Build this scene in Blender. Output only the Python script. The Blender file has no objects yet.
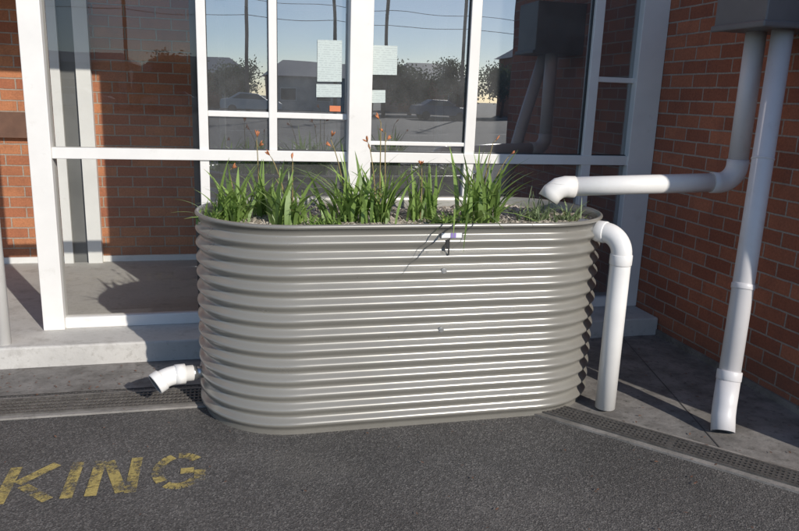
import bpy, bmesh, math, random
from mathutils import Vector, Matrix
random.seed(7)
S=bpy.context.scene
COL=S.collection
# ------------------------------------------------------------ materials
def mat(name):
    m=bpy.data.materials.new(name); m.use_nodes=True
    nt=m.node_tree; bs=nt.nodes['Principled BSDF']
    return m,nt,bs
def N(nt,t,**k):
    n=nt.nodes.new(t)
    for a,v in k.items(): setattr(n,a,v)
    return n
def ramp(nt,fac,stops):
    r=N(nt,'ShaderNodeValToRGB'); e=r.color_ramp.elements
    while len(e)<len(stops): e.new(0.5)
    for i,(p,c) in enumerate(stops):
        e[i].position=p; e[i].color=(c[0],c[1],c[2],1) if isinstance(c,(tuple,list)) else (c,c,c,1)
    nt.links.new(fac,r.inputs[0]); return r.outputs[0]
def noise(nt,co,scale,detail=4,rough=.6):
    n=N(nt,'ShaderNodeTexNoise'); n.inputs['Scale'].default_value=scale
    n.inputs['Detail'].default_value=detail; n.inputs['Roughness'].default_value=rough
    nt.links.new(co,n.inputs['Vector']); return n.outputs[0]
def mixc(nt,f,a,b,mode='MIX'):
    m=N(nt,'ShaderNodeMix',data_type='RGBA',blend_type=mode)
    for sock,v in ((m.inputs[0],f),(m.inputs[6],a),(m.inputs[7],b)):
        if isinstance(v,(int,float)): sock.default_value=v
        elif isinstance(v,tuple): sock.default_value=(*v,1)
        else: nt.links.new(v,sock)
    return m.outputs[2]
def bump(nt,bs,h,strength,dist=.01,prev=None):
    b=N(nt,'ShaderNodeBump'); b.inputs['Strength'].default_value=strength; b.inputs['Distance'].default_value=dist
    nt.links.new(h,b.inputs['Height'])
    if prev is not None: nt.links.new(prev,b.inputs['Normal'])
    nt.links.new(b.outputs[0],bs.inputs['Normal']); return b.outputs[0]
def coords(nt):
    g=N(nt,'ShaderNodeNewGeometry'); return g.outputs['Position']
def simple(name,c,rough=.5,var=.15,scale=6,metal=0,spec=.5,bmp=0,dirt=None,dirt2=None):
    m,nt,bs=mat(name); co=coords(nt)
    a=noise(nt,co,scale,5)
    lo=tuple(x*(1-var) for x in c); hi=tuple(min(1,x*(1+var)) for x in c)
    col=ramp(nt,a,[(.3,lo),(.7,hi)])
    for dt in (dirt,dirt2):
        if dt:
            d=noise(nt,co,dt[1],8,.7)
            f=ramp(nt,d,[(dt[2],0),(dt[3],1)])
            col=mixc(nt,f,col,dt[0])
    nt.links.new(col,bs.inputs['Base Color'])
    bs.inputs['Roughness'].default_value=rough; bs.inputs['Metallic'].default_value=metal
    bs.inputs['Specular IOR Level'].default_value=spec
    if bmp: bump(nt,bs,noise(nt,co,scale*12,4),bmp,.004)
    return m
def brick(name,axis,c1,c2,mortar,dark):
    m,nt,bs=mat(name); co=coords(nt)
    sp=N(nt,'ShaderNodeSeparateXYZ'); nt.links.new(co,sp.inputs[0])
    cb=N(nt,'ShaderNodeCombineXYZ'); nt.links.new(sp.outputs[axis],cb.inputs[0]); nt.links.new(sp.outputs[2],cb.inputs[1])
    nz=N(nt,'ShaderNodeTexNoise'); nz.inputs['Scale'].default_value=14; nt.links.new(co,nz.inputs['Vector'])
    vm=N(nt,'ShaderNodeVectorMath',operation='SCALE'); vm.inputs['Scale'].default_value=.006; nt.links.new(nz.outputs['Color'],vm.inputs[0])
    va=N(nt,'ShaderNodeVectorMath',operation='ADD'); nt.links.new(cb.outputs[0],va.inputs[0]); nt.links.new(vm.outputs[0],va.inputs[1])
    b=N(nt,'ShaderNodeTexBrick'); nt.links.new(va.outputs[0],b.inputs['Vector'])
    b.inputs['Scale'].default_value=1; b.inputs['Brick Width'].default_value=.24; b.inputs['Row Height'].default_value=.086
    b.inputs['Mortar Size'].default_value=.0058; b.inputs['Mortar Smooth'].default_value=.25; b.inputs['Bias'].default_value=0
    b.inputs['Color1'].default_value=(*c1,1); b.inputs['Color2'].default_value=(*c2,1); b.inputs['Mortar'].default_value=(*mortar,1)
    n1=noise(nt,co,9,5); col=mixc(nt,ramp(nt,n1,[(.5,0),(.8,.5)]),b.outputs['Color'],dark)
    n2=noise(nt,co,70,5,.7); col=mixc(nt,.6,col,ramp(nt,n2,[(.3,.6),(.65,1.25)]),'MULTIPLY')
    n3=noise(nt,co,1.4,5,.6); col=mixc(nt,.8,col,ramp(nt,n3,[(.3,.75),(.7,1.12)]),'MULTIPLY')
    mr=N(nt,'ShaderNodeMapRange'); nt.links.new(sp.outputs[2],mr.inputs[0]); mr.inputs[1].default_value=0; mr.inputs[2].default_value=.35; mr.inputs[3].default_value=.45; mr.inputs[4].default_value=0
    col=mixc(nt,mr.outputs[0],col,(.12,.085,.065))
    nt.links.new(col,bs.inputs['Base Color']); bs.inputs['Roughness'].default_value=.85
    inv=N(nt,'ShaderNodeMath',operation='SUBTRACT'); inv.inputs[0].default_value=1; nt.links.new(b.outputs['Fac'],inv.inputs[1])
    p=bump(nt,bs,inv.outputs[0],.9,.006); bump(nt,bs,n2,.5,.004,p)
    return m
M={}
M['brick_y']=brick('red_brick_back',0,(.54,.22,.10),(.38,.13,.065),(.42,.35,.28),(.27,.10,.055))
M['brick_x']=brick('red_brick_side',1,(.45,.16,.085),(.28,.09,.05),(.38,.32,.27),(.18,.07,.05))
M['white']=simple('white_painted_frame',(.75,.73,.70),.4,.04,5,dirt=((.55,.52,.47),9,.6,.9))
M['pvc']=simple('white_pvc',(.80,.78,.75),.32,.04,6,dirt=((.6,.56,.5),12,.62,.9))
M['pvc_d']=simple('pvc_inside',(.25,.24,.22),.6,.1)
M['pvc_shade']=simple('white_pvc_shaded',(.64,.62,.62),.4,.04,6,dirt=((.5,.47,.44),10,.58,.9))  # greyer copy of the white pipe, the wall's shade put into its colour
M['boxg']=simple('grey_metal_box',(.13,.13,.135),.45,.1,5)
M['roofg']=simple('grey_roof',(.32,.32,.33),.6,.1,5)
M['conc']=simple('concrete',(.27,.25,.23),.85,.2,3,bmp=.6,dirt=((.13,.12,.105),4,.42,.68),dirt2=((.08,.075,.065),17,.55,.75))
M['concd']=simple('concrete_apron',(.23,.215,.20),.9,.2,3,bmp=.6,dirt=((.12,.11,.10),5,.42,.66),dirt2=((.08,.075,.065),23,.55,.7))
M['step']=simple('painted_step',(.50,.48,.45),.75,.12,3,bmp=.4,dirt=((.26,.24,.215),6,.5,.8),dirt2=((.34,.32,.29),31,.55,.75))
M['iron']=simple('drain_iron',(.13,.12,.11),.6,.3,20,metal=.4,bmp=.3)
M['black']=simple('drain_painted_shade',(.015,.014,.013),.9,.2)
M['joint']=simple('joint_filler',(.07,.065,.06),.9,.2)
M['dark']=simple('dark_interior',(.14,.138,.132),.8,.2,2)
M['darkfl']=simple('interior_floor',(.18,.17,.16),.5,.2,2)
M['sill']=simple('brown_sill',(.16,.08,.05),.6,.2,8)
M['wood']=simple('weathered_timber',(.14,.11,.09),.8,.2,8)
M['bolt']=simple('zinc_bolt',(.55,.55,.54),.35,.1,20,metal=.9)
M['tar']=simple('black_mark',(.02,.02,.02),.5,.1)
M['purple']=simple('label_ink',(.25,.18,.45),.5,.1)
M['red']=simple('flower_orange_red',(.46,.17,.07),.6,.5,60)
M['orange']=simple('orange_sticker',(.6,.18,.07),.5,.1)
M['stalk']=simple('flower_stalk',(.26,.20,.08),.6,.3,40)
# asphalt
m,nt,bs=mat('asphalt'); co=coords(nt)
v=N(nt,'ShaderNodeTexVoronoi'); v.inputs['Scale'].default_value=150; nt.links.new(co,v.inputs['Vector'])
v2=N(nt,'ShaderNodeTexVoronoi'); v2.inputs['Scale'].default_value=330; nt.links.new(co,v2.inputs['Vector'])
bw=N(nt,'ShaderNodeRGBToBW'); nt.links.new(v.outputs['Color'],bw.inputs[0])
st=ramp(nt,bw.outputs[0],[(.25,(.080,.075,.070)),(.6,(.108,.101,.095)),(.85,(.185,.173,.16))])
bw2=N(nt,'ShaderNodeRGBToBW'); nt.links.new(v2.outputs['Color'],bw2.inputs[0])
st=mixc(nt,.6,st,ramp(nt,bw2.outputs[0],[(.2,.6),(.8,1.4)]),'MULTIPLY')
big=noise(nt,co,1.3,6,.6)
st=mixc(nt,.9,st,ramp(nt,big,[(.3,.72),(.7,1.22)]),'MULTIPLY')
stain=noise(nt,co,.5,8,.7)
st=mixc(nt,ramp(nt,stain,[(.54,0),(.7,.5)]),st,(.19,.175,.155))
spots=noise(nt,co,5.5,3,.5)
st=mixc(nt,ramp(nt,spots,[(.66,0),(.74,.5)]),st,(.045,.042,.04))
nt.links.new(st,bs.inputs['Base Color']); bs.inputs['Roughness'].default_value=.8; bs.inputs['Specular IOR Level'].default_value=.35
p=bump(nt,bs,v.outputs['Distance'],.6,.005); bump(nt,bs,noise(nt,co,40,6,.7),.5,.009,p)
M['asphalt']=m
# yellow paint
m,nt,bs=mat('worn_yellow_paint'); co=coords(nt)
bs.inputs['Base Color'].default_value=(.50,.39,.13,1); bs.inputs['Roughness'].default_value=.7
a=noise(nt,co,55,6,.8); b=noise(nt,co,7,3)
ad=N(nt,'ShaderNodeMath',operation='ADD'); nt.links.new(a,ad.inputs[0]); nt.links.new(b,ad.inputs[1])
f=N(nt,'ShaderNodeMapRange'); nt.links.new(ad.outputs[0],f.inputs[0]); f.inputs[1].default_value=.87; f.inputs[2].default_value=1.10; f.inputs[4].default_value=.9
tr=N(nt,'ShaderNodeBsdfTransparent'); mx=N(nt,'ShaderNodeMixShader'); out=nt.nodes['Material Output']
nt.links.new(f.outputs[0],mx.inputs[0]); nt.links.new(tr.outputs[0],mx.inputs[1]); nt.links.new(bs.outputs[0],mx.inputs[2]); nt.links.new(mx.outputs[0],out.inputs[0])
bump(nt,bs,noise(nt,co,120,4),.8,.006)
M['yellow']=m
# tank steel
m,nt,bs=mat('taupe_colour_coated_steel'); co=coords(nt)
a=noise(nt,co,2,3,.5); c=ramp(nt,a,[(.3,(.235,.223,.197)),(.7,(.26,.248,.220))])
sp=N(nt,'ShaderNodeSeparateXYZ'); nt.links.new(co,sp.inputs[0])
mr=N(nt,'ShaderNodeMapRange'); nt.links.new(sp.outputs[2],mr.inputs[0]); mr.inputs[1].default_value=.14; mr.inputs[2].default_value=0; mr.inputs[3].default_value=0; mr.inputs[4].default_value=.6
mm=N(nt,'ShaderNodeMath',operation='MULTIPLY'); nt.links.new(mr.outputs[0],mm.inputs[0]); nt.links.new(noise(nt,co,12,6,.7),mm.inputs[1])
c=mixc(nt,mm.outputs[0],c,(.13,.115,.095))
nt.links.new(c,bs.inputs['Base Color'])
bs.inputs['Metallic'].default_value=.15; bs.inputs['Specular IOR Level'].default_value=.95
nt.links.new(ramp(nt,noise(nt,co,6,3),[(.3,.27),(.7,.33)]),bs.inputs['Roughness'])
bump(nt,bs,noise(nt,co,2.5,2),.12,.012)
M['tank']=m
# glass
def glass(name,k,tint,painted_haze):
    m,nt,bs=mat(name); nt.nodes.remove(bs); co=coords(nt)
    g=N(nt,'ShaderNodeBsdfGlossy'); g.inputs['Roughness'].default_value=0.0; g.inputs['Color'].default_value=(.93,.96,1,1)
    t=N(nt,'ShaderNodeBsdfTransparent'); t.inputs[0].default_value=(*tint,1)
    fr=N(nt,'ShaderNodeFresnel'); fr.inputs[0].default_value=1.5
    ad=N(nt,'ShaderNodeMath',operation='ADD'); nt.links.new(fr.outputs[0],ad.inputs[0]); ad.inputs[1].default_value=k
    b=N(nt,'ShaderNodeBump'); b.inputs['Strength'].default_value=.035; b.inputs['Distance'].default_value=.02
    nt.links.new(noise(nt,co,2.0,1),b.inputs['Height']); nt.links.new(b.outputs[0],g.inputs['Normal'])
    mx=N(nt,'ShaderNodeMixShader'); nt.links.new(ad.outputs[0],mx.inputs[0]); nt.links.new(t.outputs[0],mx.inputs[1]); nt.links.new(g.outputs[0],mx.inputs[2])
    df=N(nt,'ShaderNodeBsdfDiffuse'); df.inputs[0].default_value=(.6,.6,.6,1)  # pale diffuse layer: haze painted over the panes to lift the blacks
    m2=N(nt,'ShaderNodeMixShader'); nt.links.new(ramp(nt,noise(nt,co,5,6,.7),[(.3,painted_haze*.6),(.75,painted_haze*1.5)]),m2.inputs[0])
    nt.links.new(mx.outputs[0],m2.inputs[1]); nt.links.new(df.outputs[0],m2.inputs[2])
    nt.links.new(m2.outputs[0],nt.nodes['Material Output'].inputs[0]); return m
M['glass']=glass('tinted_glass',.30,(.45,.47,.47),.09)
M['clear']=glass('clear_glass',.01,(.95,.96,.95),.005)
# soil
m,nt,bs=mat('gravel_soil'); co=coords(nt)
v=N(nt,'ShaderNodeTexVoronoi'); v.inputs['Scale'].default_value=70; nt.links.new(co,v.inputs['Vector'])
bw=N(nt,'ShaderNodeRGBToBW'); nt.links.new(v.outputs['Color'],bw.inputs[0])
nt.links.new(ramp(nt,bw.outputs[0],[(.2,(.18,.15,.115)),(.6,(.42,.37,.31)),(.9,(.60,.55,.48))]),bs.inputs['Base Color'])
bump(nt,bs,v.outputs['Distance'],1,.012); bs.inputs['Roughness'].default_value=.9
M['soil']=m
def leafmat(name,lo,hi):
    m,nt,bs=mat(name)
    at=N(nt,'ShaderNodeAttribute',attribute_name='tone')
    c=ramp(nt,at.outputs['Fac'],[(0,lo),(.9,hi),(1,(.40,.34,.15))])
    nt.links.new(c,bs.inputs['Base Color']); bs.inputs['Roughness'].default_value=.40
    tl=N(nt,'ShaderNodeBsdfTranslucent'); nt.links.new(c,tl.inputs[0])
    mx=N(nt,'ShaderNodeMixShader'); mx.inputs[0].default_value=.38
    nt.links.new(bs.outputs[0],mx.inputs[1]); nt.links.new(tl.outputs[0],mx.inputs[2]); nt.links.new(mx.outputs[0],nt.nodes['Material Output'].inputs[0])
    return m
M['leaf']=leafmat('strap_leaf',(.12,.20,.05),(.38,.54,.15))
M['leaf2']=leafmat('pale_grass_leaf',(.16,.22,.11),(.34,.42,.22))
M['tree']=leafmat('tree_leaf',(.06,.08,.045),(.14,.17,.09))
# paper
m,nt,bs=mat('printed_paper'); co=coords(nt)
sp=N(nt,'ShaderNodeSeparateXYZ'); nt.links.new(co,sp.inputs[0])
w=N(nt,'ShaderNodeMath',operation='MULTIPLY'); nt.links.new(sp.outputs[2],w.inputs[0]); w.inputs[1].default_value=75
fr=N(nt,'ShaderNodeMath',operation='FRACT'); nt.links.new(w.outputs[0],fr.inputs[0])
gt=N(nt,'ShaderNodeMath',operation='GREATER_THAN'); nt.links.new(fr.outputs[0],gt.inputs[0]); gt.inputs[1].default_value=.55
n_=noise(nt,co,90,2); g2=N(nt,'ShaderNodeMath',operation='GREATER_THAN'); nt.links.new(n_,g2.inputs[0]); g2.inputs[1].default_value=.47
mu=N(nt,'ShaderNodeMath',operation='MULTIPLY'); nt.links.new(gt.outputs[0],mu.inputs[0]); nt.links.new(g2.outputs[0],mu.inputs[1])
mu2=N(nt,'ShaderNodeMath',operation='MULTIPLY'); nt.links.new(mu.outputs[0],mu2.inputs[0]); mu2.inputs[1].default_value=.3
nt.links.new(mixc(nt,mu2.outputs[0],(.50,.56,.54),(.18,.21,.23)),bs.inputs['Base Color'])
M['paper']=m
M['label']=simple('white_label',(.75,.75,.75),.4,.05)
# ------------------------------------------------------------ builder
class B:
    def __init__(s,name,*mats,parent=None,attr=False):
        s.bm=bmesh.new(); s.name=name; s.mats=mats; s.parent=parent
        s.attr=s.bm.verts.layers.float.new('tone') if attr else None
    def box(s,x0,x1,y0,y1,z0,z1,mi=0,rot=None):
        vs=[s.bm.verts.new((x,y,z)) for x in(x0,x1) for y in(y0,y1) for z in(z0,z1)]
        if rot is not None:
            for v in vs: v.co=rot@v.co
        for q in((0,1,3,2),(4,6,7,5),(0,4,5,1),(2,3,7,6),(0,2,6,4),(1,5,7,3)):
            f=s.bm.faces.new([vs[i] for i in q]); f.material_index=mi
        return vs
    def poly(s,pts,mi=0):
        f=s.bm.faces.new([s.bm.verts.new(p) for p in pts]); f.material_index=mi; return f
    def tube(s,path,rad,seg=24,mi=0,wall=None,cap=True,mi_in=None):
        pts=[Vector(p) for p in path]; n=len(pts)
        rads=rad if isinstance(rad,(list,tuple)) else [rad]*n
        t=[(pts[min(i+1,n-1)]-pts[max(i-1,0)]).normalized() for i in range(n)]
        u=t[0].orthogonal().normalized(); rings=[];us=[]
        for i in range(n):
            u=(u-t[i]*u.dot(t[i])).normalized(); us.append(u.copy())
        def ring(i,r):
            w=t[i].cross(us[i]); return [s.bm.verts.new(pts[i]+(us[i]*math.cos(a)+w*math.sin(a))*r) for a in [2*math.pi*k/seg for k in range(seg)]]
        rings=[ring(i,rads[i]) for i in range(n)]
        def skin(A,Bb,m_):
            for k in range(seg):
                f=s.bm.faces.new((A[k],A[(k+1)%seg],Bb[(k+1)%seg],Bb[k])); f.smooth=True; f.material_index=m_
        for i in range(n-1): skin(rings[i],rings[i+1],mi)
        if wall:
            inn=[ring(i,rads[i]-wall) for i in range(n)]
            for i in range(n-1): skin(inn[i+1],inn[i],mi if mi_in is None else mi_in)
            for k in range(seg):
                for A,I in((rings[0],inn[0]),(inn[-1],rings[-1])):
                    f=s.bm.faces.new((A[(k+1)%seg],A[k],I[k],I[(k+1)%seg])); f.material_index=mi
        elif cap:
            for r_ in(rings[0][::-1],rings[-1]):
                f=s.bm.faces.new(r_); f.material_index=mi
    def done(s,bevel=0,normals=True):
        if normals: bmesh.ops.recalc_face_normals(s.bm,faces=s.bm.faces)
        me=bpy.data.meshes.new(s.name); s.bm.to_mesh(me); s.bm.free()
        ob=bpy.data.objects.new(s.name,me); COL.objects.link(ob)
        for m_ in s.mats: me.materials.append(M[m_])
        if s.parent: ob.parent=s.parent
        if bevel:
            md=ob.modifiers.new('bevel','BEVEL'); md.width=bevel; md.segments=2; md.limit_method='ANGLE'
        return ob
def empty(n):
    e=bpy.data.objects.new(n,None); COL.objects.link(e); return e
def arc(p0,pc,p1,n=10):
    p0,pc,p1=Vector(p0),Vector(pc),Vector(p1)
    return [(p0*(1-t)**2*1+pc*2*t*(1-t)+p1*t*t) for t in [i/n for i in range(n+1)]]
def circ(p0,pc,p1,n=10):
    p0,pc,p1=Vector(p0),Vector(pc),Vector(p1); c=p0+p1-pc
    return [c+(p0-c)*math.cos(t)+(p1-c)*math.sin(t) for t in [math.pi/2*i/n for i in range(n+1)]]
# ------------------------------------------------------------ ground
b=B('asphalt_ground','asphalt'); b.poly([(-300,-300,0),(300,-300,0),(300,300,0),(-300,300,0)]); b.done()
STEP=.13
b=B('concrete_step','step'); b.box(-6,2.998,4.24,6.5,-.05,STEP); b.done(bevel=.012)
b=B('concrete_apron','concd','joint')
b.poly([(1.45,3.62,.004),(3.0,1.86,.004),(3.0,4.24,.004),(1.45,4.24,.004)]); 
b.poly([(-6,3.87,.004),(0.3,3.84,.004),(0.3,4.24,.004),(-6,4.24,.004)])
b.poly([(2.30,2.66,.0065),(2.305,2.655,.0065),(2.717,4.24,.0065),(2.712,4.24,.0065)],1)
b.done()
# drains
def drain(name,p0,p1,width,edge=.05):
    p0=Vector(p0);p1=Vector(p1); L=(p1-p0).length; ang=math.atan2(p1.y-p0.y,p1.x-p0.x)
    R=Matrix.Translation(p0)@Matrix.Rotation(ang,4,'Z')
    b=B(name,'iron','black','conc')
    b.poly([R@Vector(q) for q in((0,0,.008),(L,0,.008),(L,width,.008),(0,width,.008))],1)  # dark sheet instead of a trench: the shade below is in its colour
    b.box(0,L,-edge,0,.0,.010,2,R); b.box(0,L,width,width+edge,.0,.010,2,R)
    b.box(0,L,.0,.012,.005,.019,0,R); b.box(0,L,width-.012,width,.005,.019,0,R)
    k=0;x=.01
    while x<L-.02:
        w=.009
        if k%36==35: w=.03
        b.box(x,x+w,.012,width-.012,.0085,.0165,0,R); x+=w+.013; k+=1
    for j in(1,2,3,4): 
        y=width*j/5; b.box(0,L,y-.006,y+.006,.009,.0185,0,R)
    return b.done()
drain('drain_grate',(-4,3.60,0),(0.05,3.57,0),.19,.03)
drain('drain_grate',(1.50,3.28,0),(3.0,1.58,0),.145,.035)
# lettering
def letters():
    b=B('parking_lettering','yellow'); z=.004
    def st(p,q,w=.046):
        p=Vector((*p,z));q=Vector((*q,z)); d=(q-p).normalized(); n=Vector((-d.y,d.x,0))*w/2
        b.poly([p-n,q-n,q+n,p+n])
    y0,y1=2.76,3.05
    def K(x):
        st((x,y0),(x,y1)); st((x+.035,y0+.15),(x+.16,y1)); st((x+.06,y0+.13),(x+.18,y0))
    def I(x): st((x,y0),(x,y1))
    def Nn(x):
        st((x,y0),(x,y1)); st((x+.035,y1-.01),(x+.115,y0+.01)); st((x+.15,y0),(x+.15,y1))
    def G(x):
        cx,cy=x+.09,(y0+y1)/2; pts=[(cx+.09*math.cos(a),cy+.13*math.sin(a)) for a in [math.radians(40+i*14) for i in range(21)]]
        for i in range(20):
            if i in(4,13): continue
            st(pts[i],pts[i+1])
        st((cx+.085,cy-.12),(cx+.085,cy-.01)); st((cx+.06,cy-.01),(cx+.005,cy-.01))
    def Rr(x):
        st((x,y0),(x,y1)); st((x+.03,y1-.02),(x+.13,y1-.02)); st((x+.14,y1-.03),(x+.14,y0+.16)); st((x+.13,y0+.14),(x+.03,y0+.14)); st((x+.06,y0+.11),(x+.15,y0))
    def A(x): st((x,y0),(x+.08,y1)); st((x+.10,y1),(x+.18,y0)); st((x+.05,y0+.09),(x+.13,y0+.09))
    def Pp(x): st((x,y0),(x,y1)); st((x+.03,y1-.02),(x+.13,y1-.02)); st((x+.14,y1-.03),(x+.14,y0+.16)); st((x+.13,y0+.14),(x+.03,y0+.14))
    Pp(-1.62);A(-1.38);Rr(-1.12);K(-.87);I(-.625);Nn(-.535);G(-.29)
    bmesh.ops.triangulate(b.bm,faces=b.bm.faces)
    ob=b.done()
    me=ob.data
    for i,pl in enumerate(me.polygons):
        for vi in pl.vertices: me.vertices[vi].co.z=.004+(i//2%7)*.0004
letters()
# ------------------------------------------------------------ tank
H=1.02; XL,XR,YC,RD=.34,1.56,3.60,.455
def perim(r,n=36,m=30):
    out=[]
    for i in range(n+1):
        a=math.pi/2+math.pi*i/n; out.append((XL+r*math.cos(a),YC+r*math.sin(a)))
    for i in range(1,m): out.append((XL+(XR-XL)*i/m,YC-r))
    for i in range(n+1):
        a=-math.pi/2+math.pi*i/n; out.append((XR+r*math.cos(a),YC+r*math.sin(a)))
    for i in range(1,m): out.append((XR+(XL-XR)*i/m,YC+r))
    return out
tank=empty('corrugated_planter_tank')
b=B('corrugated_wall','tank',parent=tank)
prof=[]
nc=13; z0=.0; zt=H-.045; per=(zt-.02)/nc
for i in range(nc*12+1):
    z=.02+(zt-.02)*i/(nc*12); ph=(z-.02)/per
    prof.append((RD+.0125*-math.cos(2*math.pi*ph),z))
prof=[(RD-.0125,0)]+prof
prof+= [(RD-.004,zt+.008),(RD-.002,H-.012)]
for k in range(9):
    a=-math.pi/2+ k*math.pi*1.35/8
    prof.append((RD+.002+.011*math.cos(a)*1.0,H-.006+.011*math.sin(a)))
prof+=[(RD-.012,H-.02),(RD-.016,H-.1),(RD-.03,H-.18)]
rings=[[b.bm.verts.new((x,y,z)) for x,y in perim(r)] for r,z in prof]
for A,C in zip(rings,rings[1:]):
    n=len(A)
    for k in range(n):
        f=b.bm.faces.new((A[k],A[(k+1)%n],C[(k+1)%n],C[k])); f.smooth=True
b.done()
b=B('gravel_soil','soil',parent=tank)
nx,ny=110,46; grid={}
def inside(x,y,r): 
    cx=min(max(x,XL),XR); return math.hypot(x-cx,y-YC)<r
for i in range(nx+1):
    for j in range(ny+1):
        x=XL-RD+(XR-XL+2*RD)*i/nx; y=YC-RD+2*RD*j/ny
        if inside(x,y,RD-.005): grid[i,j]=b.bm.verts.new((x,y,.968+random.uniform(-.007,.011)+.012*math.sin(x*7)*math.sin(y*9)))
for i in range(nx):
    for j in range(ny):
        q=[(i,j),(i+1,j),(i+1,j+1),(i,j+1)]
        if all(k in grid for k in q): b.bm.faces.new([grid[k] for k in q])
b.done()
b=B('bolts','bolt',parent=tank)
for z in(.80,.505): 
    b.tube([(1.02,3.155,z),(1.02,3.128,z)],.009,12); b.tube([(1.02,3.135,z),(1.02,3.131,z)],.014,12)
b.done()
b=B('label','label','purple','tar',parent=tank)
b.box(1.0,1.10,3.134,3.138,.958,.981,0); b.box(1.045,1.07,3.131,3.1335,.958,.981,1)
b.box(1.033,1.040,3.127,3.130,.875,.955,2); b.box(1.022,1.034,3.1275,3.1305,.905,.95,2)
b.done()
# ------------------------------------------------------------ plants
def clump(name,x,y,n,h,spread,flowers,fh=0,pale=False,wid=.017,droop=1.0,z0=.955,bias=(0,0)):
    b=B(name,'leaf2' if pale else 'leaf','stalk','red',attr=True); L=b.attr
    for i in range(n):
        a=random.uniform(0,2*math.pi); o=Vector((x+random.gauss(0,.045),y+random.gauss(0,.035),z0))
        ln=h*random.uniform(.45,1.15); out=spread*random.uniform(.1,1.2); d=Vector((math.cos(a)+bias[0],math.sin(a)+bias[1],0))
        side=Vector((-d.y,d.x,0)).normalized(); tw=random.uniform(-.9,.9); side=(side*math.cos(tw)+Vector((0,0,1))*math.sin(tw)*.3+d*math.sin(tw)).normalized()
        tone=random.uniform(0,.88) if random.random()>.06 else 1
        w=wid*random.uniform(.6,1.3); prev=None; K=8; dr=droop*random.uniform(.5,1.6)
        for k in range(K+1):
            t=k/K
            p=o+d*out*ln*(t**1.7)*1.2+Vector((0,0,1))*ln*(t-dr*.45*out*t**2.6)
            if p.z<z0 and inside(p.x,p.y,RD): p.z=z0+.01
            ww=w*(1-t**2.2)*.5*(.6+.8*min(1,t*3))+.0006
            v1=b.bm.verts.new(p-side*ww);v2=b.bm.verts.new(p+side*ww)
            v1[L]=v2[L]=min(1,max(0,tone*(.6+.5*t)))
            if prev: f=b.bm.faces.new((prev[0],prev[1],v2,v1)); f.smooth=True
            prev=(v1,v2)
    for (fx,fy,fz) in flowers:
        o=Vector((x+random.gauss(0,.02),y,z0)); e=Vector((x+fx,y+fy,fz)); mid=(o+e)/2+Vector((fx*-.25,0,.05))
        path=arc(o,mid,e,8); b.tube(path,[.0038-.0018*i/8 for i in range(9)],6,1)
        for br in range(random.randint(1,2)):
            s0=path[8-br]; dd=Vector((random.uniform(-1,1),random.uniform(-.6,.6),random.uniform(.4,1))).normalized()
            s1=s0+dd*.020; b.tube([s0,s1],.0014,5,1)
            for q in range(random.randint(2,4)):
                d2=(dd+Vector((random.uniform(-1,1),random.uniform(-1,1),random.uniform(-.4,.9)))*.6).normalized(); ln=random.uniform(.020,.036)
                b.tube([s1,s1+d2*ln*.6,s1+d2*ln],[.002,.0046,.0015],6,2)
    return b.done(normals=False)
clump('kangaroo_paw_plant',.06,3.56,52,.31,.75,[(-.02,0,1.22)])
clump('kangaroo_paw_plant',.30,3.46,55,.32,.75,[(-.06,0,1.29),(.04,.02,1.27)])
clump('kangaroo_paw_plant',.20,3.68,30,.35,.55,[(-.02,0,1.36)])
clump('kangaroo_paw_plant',.62,3.52,58,.39,.75,[(-.09,0,1.38)],droop=.9)
clump('kangaroo_paw_plant',.77,3.48,52,.38,.75,[(.0,0,1.47),(.03,.02,1.42),(-.05,.03,1.36)])
clump('kangaroo_paw_plant',1.04,3.56,42,.30,.65,[(-.03,0,1.24)])
clump('kangaroo_paw_plant',1.33,3.50,66,.41,.70,[(.04,0,1.38),(.13,0,1.31)],droop=1.0,bias=(0,-.15))
clump('kangaroo_paw_plant',1.22,3.38,26,.32,.9,[],droop=1.5,bias=(0,-.8))
clump('grass_tuft',1.64,3.50,70,.18,.9,[],pale=True,wid=.007)
clump('grass_tuft',1.84,3.50,50,.14,.9,[],pale=True,wid=.007)
clump('ground_cover_plant',1.10,3.38,90,.09,1.0,[],wid=.014)
clump('ground_cover_plant',.50,3.40,60,.10,1.0,[],wid=.012)
clump('ground_cover_plant',-.02,3.55,50,.12,1.0,[],wid=.012)
# ------------------------------------------------------------ pipes
def collar(b,p,d,r,l=.05,mi=0):
    d=Vector(d).normalized(); p=Vector(p); b.tube([p-d*l/2,p-d*(l/2-.004),p+d*(l/2-.004),p+d*l/2],[r-.002,r,r,r-.002],28,mi)
r=.052
b=B('overflow_pipe','pvc','pvc_d')
top=.955; vx,vy=1.965,3.15; sx,sy=1.85,3.33
d=Vector((vx-sx,vy-sy,0)).normalized(); cr=.10
c0=Vector((vx,vy,top))
path=[Vector((sx,sy,top))-d*.03]+circ(c0-d*cr,c0,c0+Vector((0,0,-cr)),12)+[(vx,vy,.6),(vx,vy,.02)]
b.tube(path,r,32,0,wall=.004,mi_in=1)
collar(b,c0-d*(cr+.02),d,r+.004,.05); collar(b,c0+Vector((0,0,-cr-.025)),(0,0,1),r+.004,.055)
b.done()
b=B('outlet_elbow_pipe','pvc','bolt','pvc_d')
p0=Vector((-.10,3.56,.190)); p1=Vector((-.25,3.525,.195)); d=(p1-p0).normalized()
b.tube([p0,p0+d*.05],.032,8,1); b.tube([p0+d*.045,p0+d*.07],.038,6,1)
b.tube([p0+d*.06,p0+d*.10,p0+d*.101,p0+d*.15],[.040,.040,.051,.051],28,0)
e=Vector((-.80,-.40,-.42)).normalized(); pc=p1+d*.03
b.tube([p1-d*.04]+arc(p1-d*.03,pc,pc+e*.05,8)+[pc+e*.055],.048,28,0,wall=.004,mi_in=2)
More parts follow.
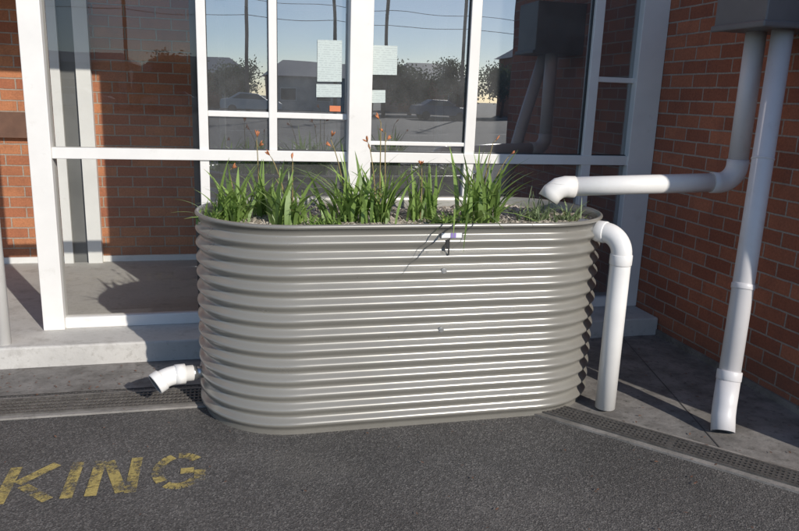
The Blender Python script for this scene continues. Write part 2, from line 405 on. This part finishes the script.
b.tube([pc+e*.030,pc+e*.035,pc+e*.070,pc+e*.075],[.052,.056,.056,.054],28,0,wall=.006,mi_in=2)
b.done()
b=B('rainwater_inlet_pipe','pvc','pvc_d','pvc_shade')
P2=Vector((2.755,3.37,1.195)); E=Vector((1.80,3.50,1.155)); hd=(P2-E); hd.z=0; hd.normalize()
q1=P2-hd*.14; b.tube([E,(E+q1)/2,q1],r,32,0,wall=.004,mi_in=1)
b.tube([q1]+circ(P2-hd*.10,P2,P2+Vector((0,0,.10)),12)+[P2+Vector((0,0,.13))],r+.005,32,2)
b.tube([P2+Vector((0,0,.12)),P2+Vector((0,0,.84))],r,32,2)
b.tube([E+hd*.05,E,E-hd*.035-Vector((0,0,.008)),E-hd*.07-Vector((0,0,.035)),E-hd*.09-Vector((0,0,.07))],r+.006,32,0,wall=.005,mi_in=1)
b.done()
b=B('downpipe','pvc_shade','pvc_d','bolt')
t0=Vector((2.775,3.205,2.03)); t1=Vector((2.44,2.83,.12)); dd=(t1-t0).normalized()
b.tube([t0,t1],r,32,0)
collar(b,t0+dd*.70,dd,r+.003,.012)
collar(b,t1-dd*.17,dd,r+.008,.05)
t2=t1+Vector((-.03,-.05,-.10)); b.tube([t1-dd*.15,t1-dd*.02]+[t1+Vector((-.008,-.012,-.03)),t2],r+.005,32,0,wall=.005,mi_in=1)
k=t0+dd*1.35; collar(b,k,dd,r+.004,.03); k2=k+Vector((.055,.0,0)); b.box(k2.x,k2.x+.025,k2.y-.012,k2.y+.012,k2.z-.012,k2.z+.012,2)
b.done()
b=B('rainwater_box','boxg','black')
b.box(2.56,2.999,3.08,3.46,1.99,2.4); b.box(2.545,2.999,3.065,3.08,1.985,2.015); b.box(2.54,2.56,3.065,3.46,1.984,2.016)
b.done(bevel=.008)
# ------------------------------------------------------------ facade
fac=empty('glazed_shopfront')
b=B('frame','white',parent=fac)
T=2.75
b.box(-1.07,-.95,4.53,4.66,STEP,T)
b.box(.79,.935,4.50,4.63,STEP,T)
b.box(-.95,2.90,4.545,4.625,1.175,1.24)
b.box(-.95,2.90,4.555,4.62,STEP,STEP+.07)
b.box(-.12,-.065,4.56,4.615,STEP+.07,T)
b.box(.30,.35,4.562,4.612,1.24,T)
b.box(1.585,1.655,4.558,4.614,STEP+.07,T)
b.box(2.45,2.52,4.55,4.618,STEP+.07,T)
b.box(2.80,2.998,4.535,4.63,STEP,T)
b.box(-.065,.79,4.568,4.608,1.44,1.475)
b.box(.935,1.585,4.568,4.608,1.285,1.31)
b.box(2.52,2.80,4.566,4.606,1.74,1.775)
b.box(-.95,2.9,4.56,4.62,2.66,T)
b.done(bevel=.004)
b=B('gaskets','tar',parent=fac)
for x in(-.0625,.2975,.3525,.9375,1.5825,1.6575,2.4475,2.5225):
    b.box(x-.0025,x+.0025,4.575,4.60,1.242,2.655)
for x0,x1 in((-.06,.79),(.94,1.58),(1.66,2.45),(2.525,2.80)):
    b.box(x0,x1,4.576,4.60,1.241,1.246); b.box(x0,x1,4.576,4.60,1.169,1.174)
b.done()
b=B('glass_panes','glass','clear',parent=fac)
b.poly([(-.09,4.59,STEP),(2.85,4.59,STEP),(2.85,4.59,T),(-.09,4.59,T)],0)
b.poly([(-.95,4.59,STEP),(-.10,4.59,STEP),(-.10,4.59,T),(-.95,4.59,T)],1)
b.done()
b=B('paper_notice','paper','orange')
for x0,x1,z0,z1 in((.60,.755,1.67,1.92),(.595,.755,1.575,1.655),(.945,1.11,1.725,1.905),(.945,1.04,1.55,1.63)):
    b.poly([(x0,4.583,z0),(x1,4.583,z0+.004),(x1-.002,4.583,z1+.003),(x0,4.583,z1)])
b.poly([(.68,4.583,1.49),(.75,4.583,1.49),(.75,4.583,1.525),(.68,4.583,1.525)],1)
b.done(normals=False)
bld=empty('brick_building')
b=B('upper_wall','brick_y',parent=bld); b.box(-6,3.0,4.52,4.75,T,4.4); b.done()
b=B('side_wall','brick_x',parent=bld); b.box(3.0,3.3,1.9,4.95,0,4.4); b.done()
b=B('side_wall_base','concd',parent=bld); b.box(2.985,3.0,1.9,4.24,0,.045); b.done()
b=B('porch_back_wall','brick_y',parent=bld); b.box(-6,-.16,6.4,6.6,0,2.9); b.done()
b=B('porch_ceiling','white',parent=bld); b.box(-6,3.0,4.76,11,2.8,2.95); b.done()
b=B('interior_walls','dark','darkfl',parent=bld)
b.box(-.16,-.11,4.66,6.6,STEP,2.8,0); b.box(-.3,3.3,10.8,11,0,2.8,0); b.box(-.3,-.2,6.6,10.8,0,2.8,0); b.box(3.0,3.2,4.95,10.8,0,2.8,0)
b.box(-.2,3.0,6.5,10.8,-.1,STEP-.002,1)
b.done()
b=B('reception_counter','dark','white'); b.box(.4,1.5,8.2,8.8,STEP,1.05,0); b.box(.36,1.54,8.15,8.85,1.05,1.09,1); b.done()
b=B('inner_door_frame','white')
for x in(.0,.98,1.05,2.0): b.box(x,x+.06,6.6,6.66,STEP,2.3)
b.box(0,2.06,6.59,6.65,2.3,2.38); b.box(0,2.06,6.595,6.65,STEP,STEP+.12)
b.done()
b=B('porch_door_frame','white','sill','dark',parent=bld)
b.box(-1.10,-.99,6.33,6.4,STEP,2.7,0); b.box(-1.29,-1.22,6.34,6.4,STEP,2.7,0)
b.box(-1.22,-1.10,6.37,6.399,STEP,2.7,2)
b.box(-6,-1.29,6.34,6.4,1.17,1.37,1)
b.box(-.99,-.16,6.38,6.4,STEP,STEP+.05,0); b.box(-6,-1.29,6.38,6.4,STEP,STEP+.05,0)
b.done()
b=B('white_post','white'); b.tube([(-1.235,4.32,STEP),(-1.235,4.32,2.9)],.04,24); b.done()
b=B('porch_fascia','white',parent=bld); b.box(-6,-1.07,4.5,4.519,2.7,2.95); b.done()
# ------------------------------------------------------------ street behind the camera (seen mirrored in the glass)
def car(x,y,colname,flip=1):
    b=B('parked_car',colname,'dark','tar')
    prof=[(-2.1,.35),(-2.15,.75),(-1.9,.92),(-1.1,1.0),(-.45,1.42),(.8,1.46),(1.5,1.05),(2.05,.98),(2.15,.7),(2.1,.35)]
    L=[b.bm.verts.new((x+p*flip,y-.85+(.16 if z>1.2 else 0),z)) for p,z in prof]; Rr=[b.bm.verts.new((x+p*flip,y+.85-(.16 if z>1.2 else 0),z)) for p,z in prof]
    n=len(prof)
    for k in range(n): b.bm.faces.new((L[k],L[(k+1)%n],Rr[(k+1)%n],Rr[k]))
    b.bm.faces.new(L); b.bm.faces.new(Rr[::-1])
    for s_ in(-1,1):
        yy=y+s_*.80
        b.poly([(x-.95*flip,yy+s_*.06,1.02),(-.42*flip+x,yy-s_*.04,1.36),(.72*flip+x,yy-s_*.04,1.38),(1.3*flip+x,yy+s_*.06,1.05)],1)
    for wx in(-1.35,1.3):
        for s_ in(-1,1):
            b.tube([(x+wx*flip,y+s_*.70,.32),(x+wx*flip,y+s_*.88,.32)],.32,20,2)
    b.done(bevel=.04)
M['carw']=simple('car_white',(.6,.6,.6),.3,.03); M['carr']=simple('car_blue',(.10,.13,.20),.3,.03); M['cars']=simple('car_silver',(.40,.41,.43),.3,.03)
car(-3,-43,'cars'); car(2.2,-43.3,'carw',-1); car(16,-43,'carr',-1); car(-9,-43,'carw',-1)
b=B('kerb','conc'); b.box(-90,90,-45.2,-45,0,.13); b.done()
b=B('footpath','conc'); b.box(-90,90,-48,-45.2,0,.125); b.done()
M['line']=simple('white_road_paint',(.6,.6,.58),.7,.1)
b=B('road_line','line'); 
for i in range(-12,13): b.poly([(i*4,-22,.004),(i*4+2,-22,.004),(i*4+2,-21.88,.004),(i*4,-21.88,.004)])
b.poly([(-40,-8.1,.004),(40,-8.1,.004),(40,-7.98,.004),(-40,-7.98,.004)])
b.done()
M['render']=simple('grey_render_wall',(.5,.49,.47),.8,.12)
def house(x,y,w,d,h,rh,name,mt):
    e_=empty(name); b=B('walls',mt,parent=e_); b.box(x-w/2,x+w/2,y-d,y,0,h); b.done()
    b=B('roof','roofg',parent=e_)
    q=[(x-w/2-.4,y+.4,h),(x+w/2+.4,y+.4,h),(x+w/2+.4,y-d-.4,h),(x-w/2-.4,y-d-.4,h)]; r1=(x-w/2+rh,y-d/2,h+rh); r2=(x+w/2-rh,y-d/2,h+rh)
    V=[b.bm.verts.new(p) for p in q+[r1,r2]]
    for f in((0,1,5,4),(1,2,5),(2,3,4,5),(3,0,4),(3,2,1,0)): b.bm.faces.new([V[i] for i in f])
    b.done()
    b=B('windows','dark','white',parent=e_)
    k=int(w//3)
    for i in range(k):
        cx=x-w/2+(i+.5)*w/k; b.box(cx-.7,cx+.7,y,y+.05,.9,2.1,1); b.box(cx-.62,cx+.62,y+.05,y+.07,.98,2.02,0)
    b.done()
house(34,-52,13,9,5.6,2.4,'two_storey_house','brick_y')
house(-16,-54,18,10,3.4,1.0,'warehouse','render')
house(-2,-58,9,8,3.0,1.5,'brick_house','brick_y')
house(9,-56,9,8,3.0,1.4,'grey_shop_building','render')
house(22,-64,8,8,3.2,1.8,'brick_house','brick_y')
house(54,-52,14,8,4.2,2.0,'brick_house','brick_y')
def tree(x,y,h,rr):
    b=B('street_tree','sill','tree',attr=True); L=b.attr
    b.tube([(x,y,0),(x+.1,y,h*.3),(x-.05,y,h*.6)],[.18,.13,.07],10,0)
    cl=[]
    for i in range(11):
        a=random.uniform(0,6.28); q=Vector((x+rr*.65*math.cos(a),y+rr*.65*math.sin(a),h*random.uniform(.4,.92))); cl.append(q)
        b.tube([(x,y,h*.35),(q+Vector((x,y,h*.4)))/2,q],[.07,.05,.02],6,0)
    for q in cl+[Vector((x,y,h*.8))]:
        tt=random.uniform(.1,.8)
        for k in range(260):
            p=q+Vector((random.gauss(0,1),random.gauss(0,1),random.gauss(0,.8)))*rr*.26
            u=Vector((random.gauss(0,1),random.gauss(0,1),random.gauss(0,1))).normalized()*.11; v_=u.orthogonal().normalized()*.07
            vs=[b.bm.verts.new(p+s_) for s_ in(-u,v_,u,-v_)]
            for v__ in vs: v__[L]=tt
            f=b.bm.faces.new(vs); f.material_index=1
    b.done(normals=False)
for x,y,h,rr in((12.5,-51,4.4,1.9),(16,-52,4.0,1.8),(20,-51,4.8,2.0),(24.5,-52,4.4,2.0),(1.5,-52,3.8,1.7),(-3,-51,4.2,1.8)): tree(x,y,h,rr)
xs=[-50,-16,-6,2.0,8.2,12,18,25,38,60]
for x in xs[1:-1]:
    b=B('utility_pole','wood','bolt'); b.tube([(x,-44,0),(x,-44,11)],[.15,.10],12)
    for zz in(10.3,9.3): b.box(x-.06,x+.06,-45.1,-42.9,zz,zz+.12)
    for yy in(-45,-44.4,-43.6,-43): b.tube([(x,yy,10.42),(x,yy,10.6)],.05,8,1)
    b.done()
b=B('power_lines','wood')
for yy,zz in((-45,10.6),(-44.4,10.6),(-43.6,10.6),(-43,10.6),(-44,9.4),(-43.2,7.6),(-43.4,6.6)):
    for a_,c_ in zip(xs,xs[1:]):
        pts=[(a_+(c_-a_)*t,yy,zz-1.6*t*(1-t)*(c_-a_)/20) for t in [i/8 for i in range(9)]]
        b.tube(pts,.02,5)
b.done()
b=B('leaf_litter','sill')
for i in range(420):
    if random.random()<.5: x=random.uniform(-1.6,.0); y=random.gauss(3.95,.18)
    elif random.random()<.5: x=random.uniform(1.9,2.95); y=random.uniform(2.3,4.2)
    else: x=random.uniform(-1.2,3); y=random.uniform(2.0,3.4)
    if inside(x,y,RD+.02) or y>4.22: continue
    a=random.uniform(0,6.28); s_=random.uniform(.004,.012); u=Vector((math.cos(a),math.sin(a),random.uniform(-.2,.2)))*s_; v_=Vector((-math.sin(a),math.cos(a),random.uniform(-.3,.3)))*s_*.4
    p=Vector((x,y,.012)); b.poly([p-u,p+v_,p+u,p-v_])
b.done(normals=False)
# ------------------------------------------------------------ light
AZ=math.radians(24); EL=math.radians(26)
W=bpy.data.worlds.new('World'); S.world=W; W.use_nodes=True; nt=W.node_tree
sky=nt.nodes.new('ShaderNodeTexSky'); sky.sky_type='NISHITA'; sky.sun_disc=False; sky.sun_elevation=EL; sky.sun_rotation=math.pi-AZ
sky.dust_density=.15; sky.ozone_density=1.5; sky.air_density=.7
nt.links.new(sky.outputs[0],nt.nodes['Background'].inputs[0]); nt.nodes['Background'].inputs[1].default_value=.15
sl=bpy.data.lights.new('sun','SUN'); sl.energy=4.2; sl.angle=math.radians(.6); sl.color=(1,.945,.86)
so=bpy.data.objects.new('sun',sl); COL.objects.link(so)
so.rotation_euler=Vector((-math.sin(AZ)*math.cos(EL),math.cos(AZ)*math.cos(EL),-math.sin(EL))).to_track_quat('-Z','Y').to_euler()
# ------------------------------------------------------------ camera
yaw,p,rl=math.radians(14.34),math.radians(13.39),math.radians(2.01)
f=Vector((math.sin(yaw)*math.cos(p),math.cos(yaw)*math.cos(p),-math.sin(p))); rt=Vector((math.cos(yaw),-math.sin(yaw),0)); up=rt.cross(f)
r2=rt*math.cos(rl)+up*math.sin(rl); u2=-rt*math.sin(rl)+up*math.cos(rl)
cd=bpy.data.cameras.new('camera'); cam=bpy.data.objects.new('camera',cd); COL.objects.link(cam)
mw=Matrix((( r2.x,u2.x,-f.x,0),(r2.y,u2.y,-f.y,0),(r2.z,u2.z,-f.z,1.6),(0,0,0,1))); cam.matrix_world=mw
cd.sensor_width=36; cd.lens=36*712.4/799; cd.clip_end=1000; cd.clip_start=.05
S.camera=cam
S.view_settings.view_transform='Standard'; S.view_settings.look='None'; S.view_settings.exposure=0
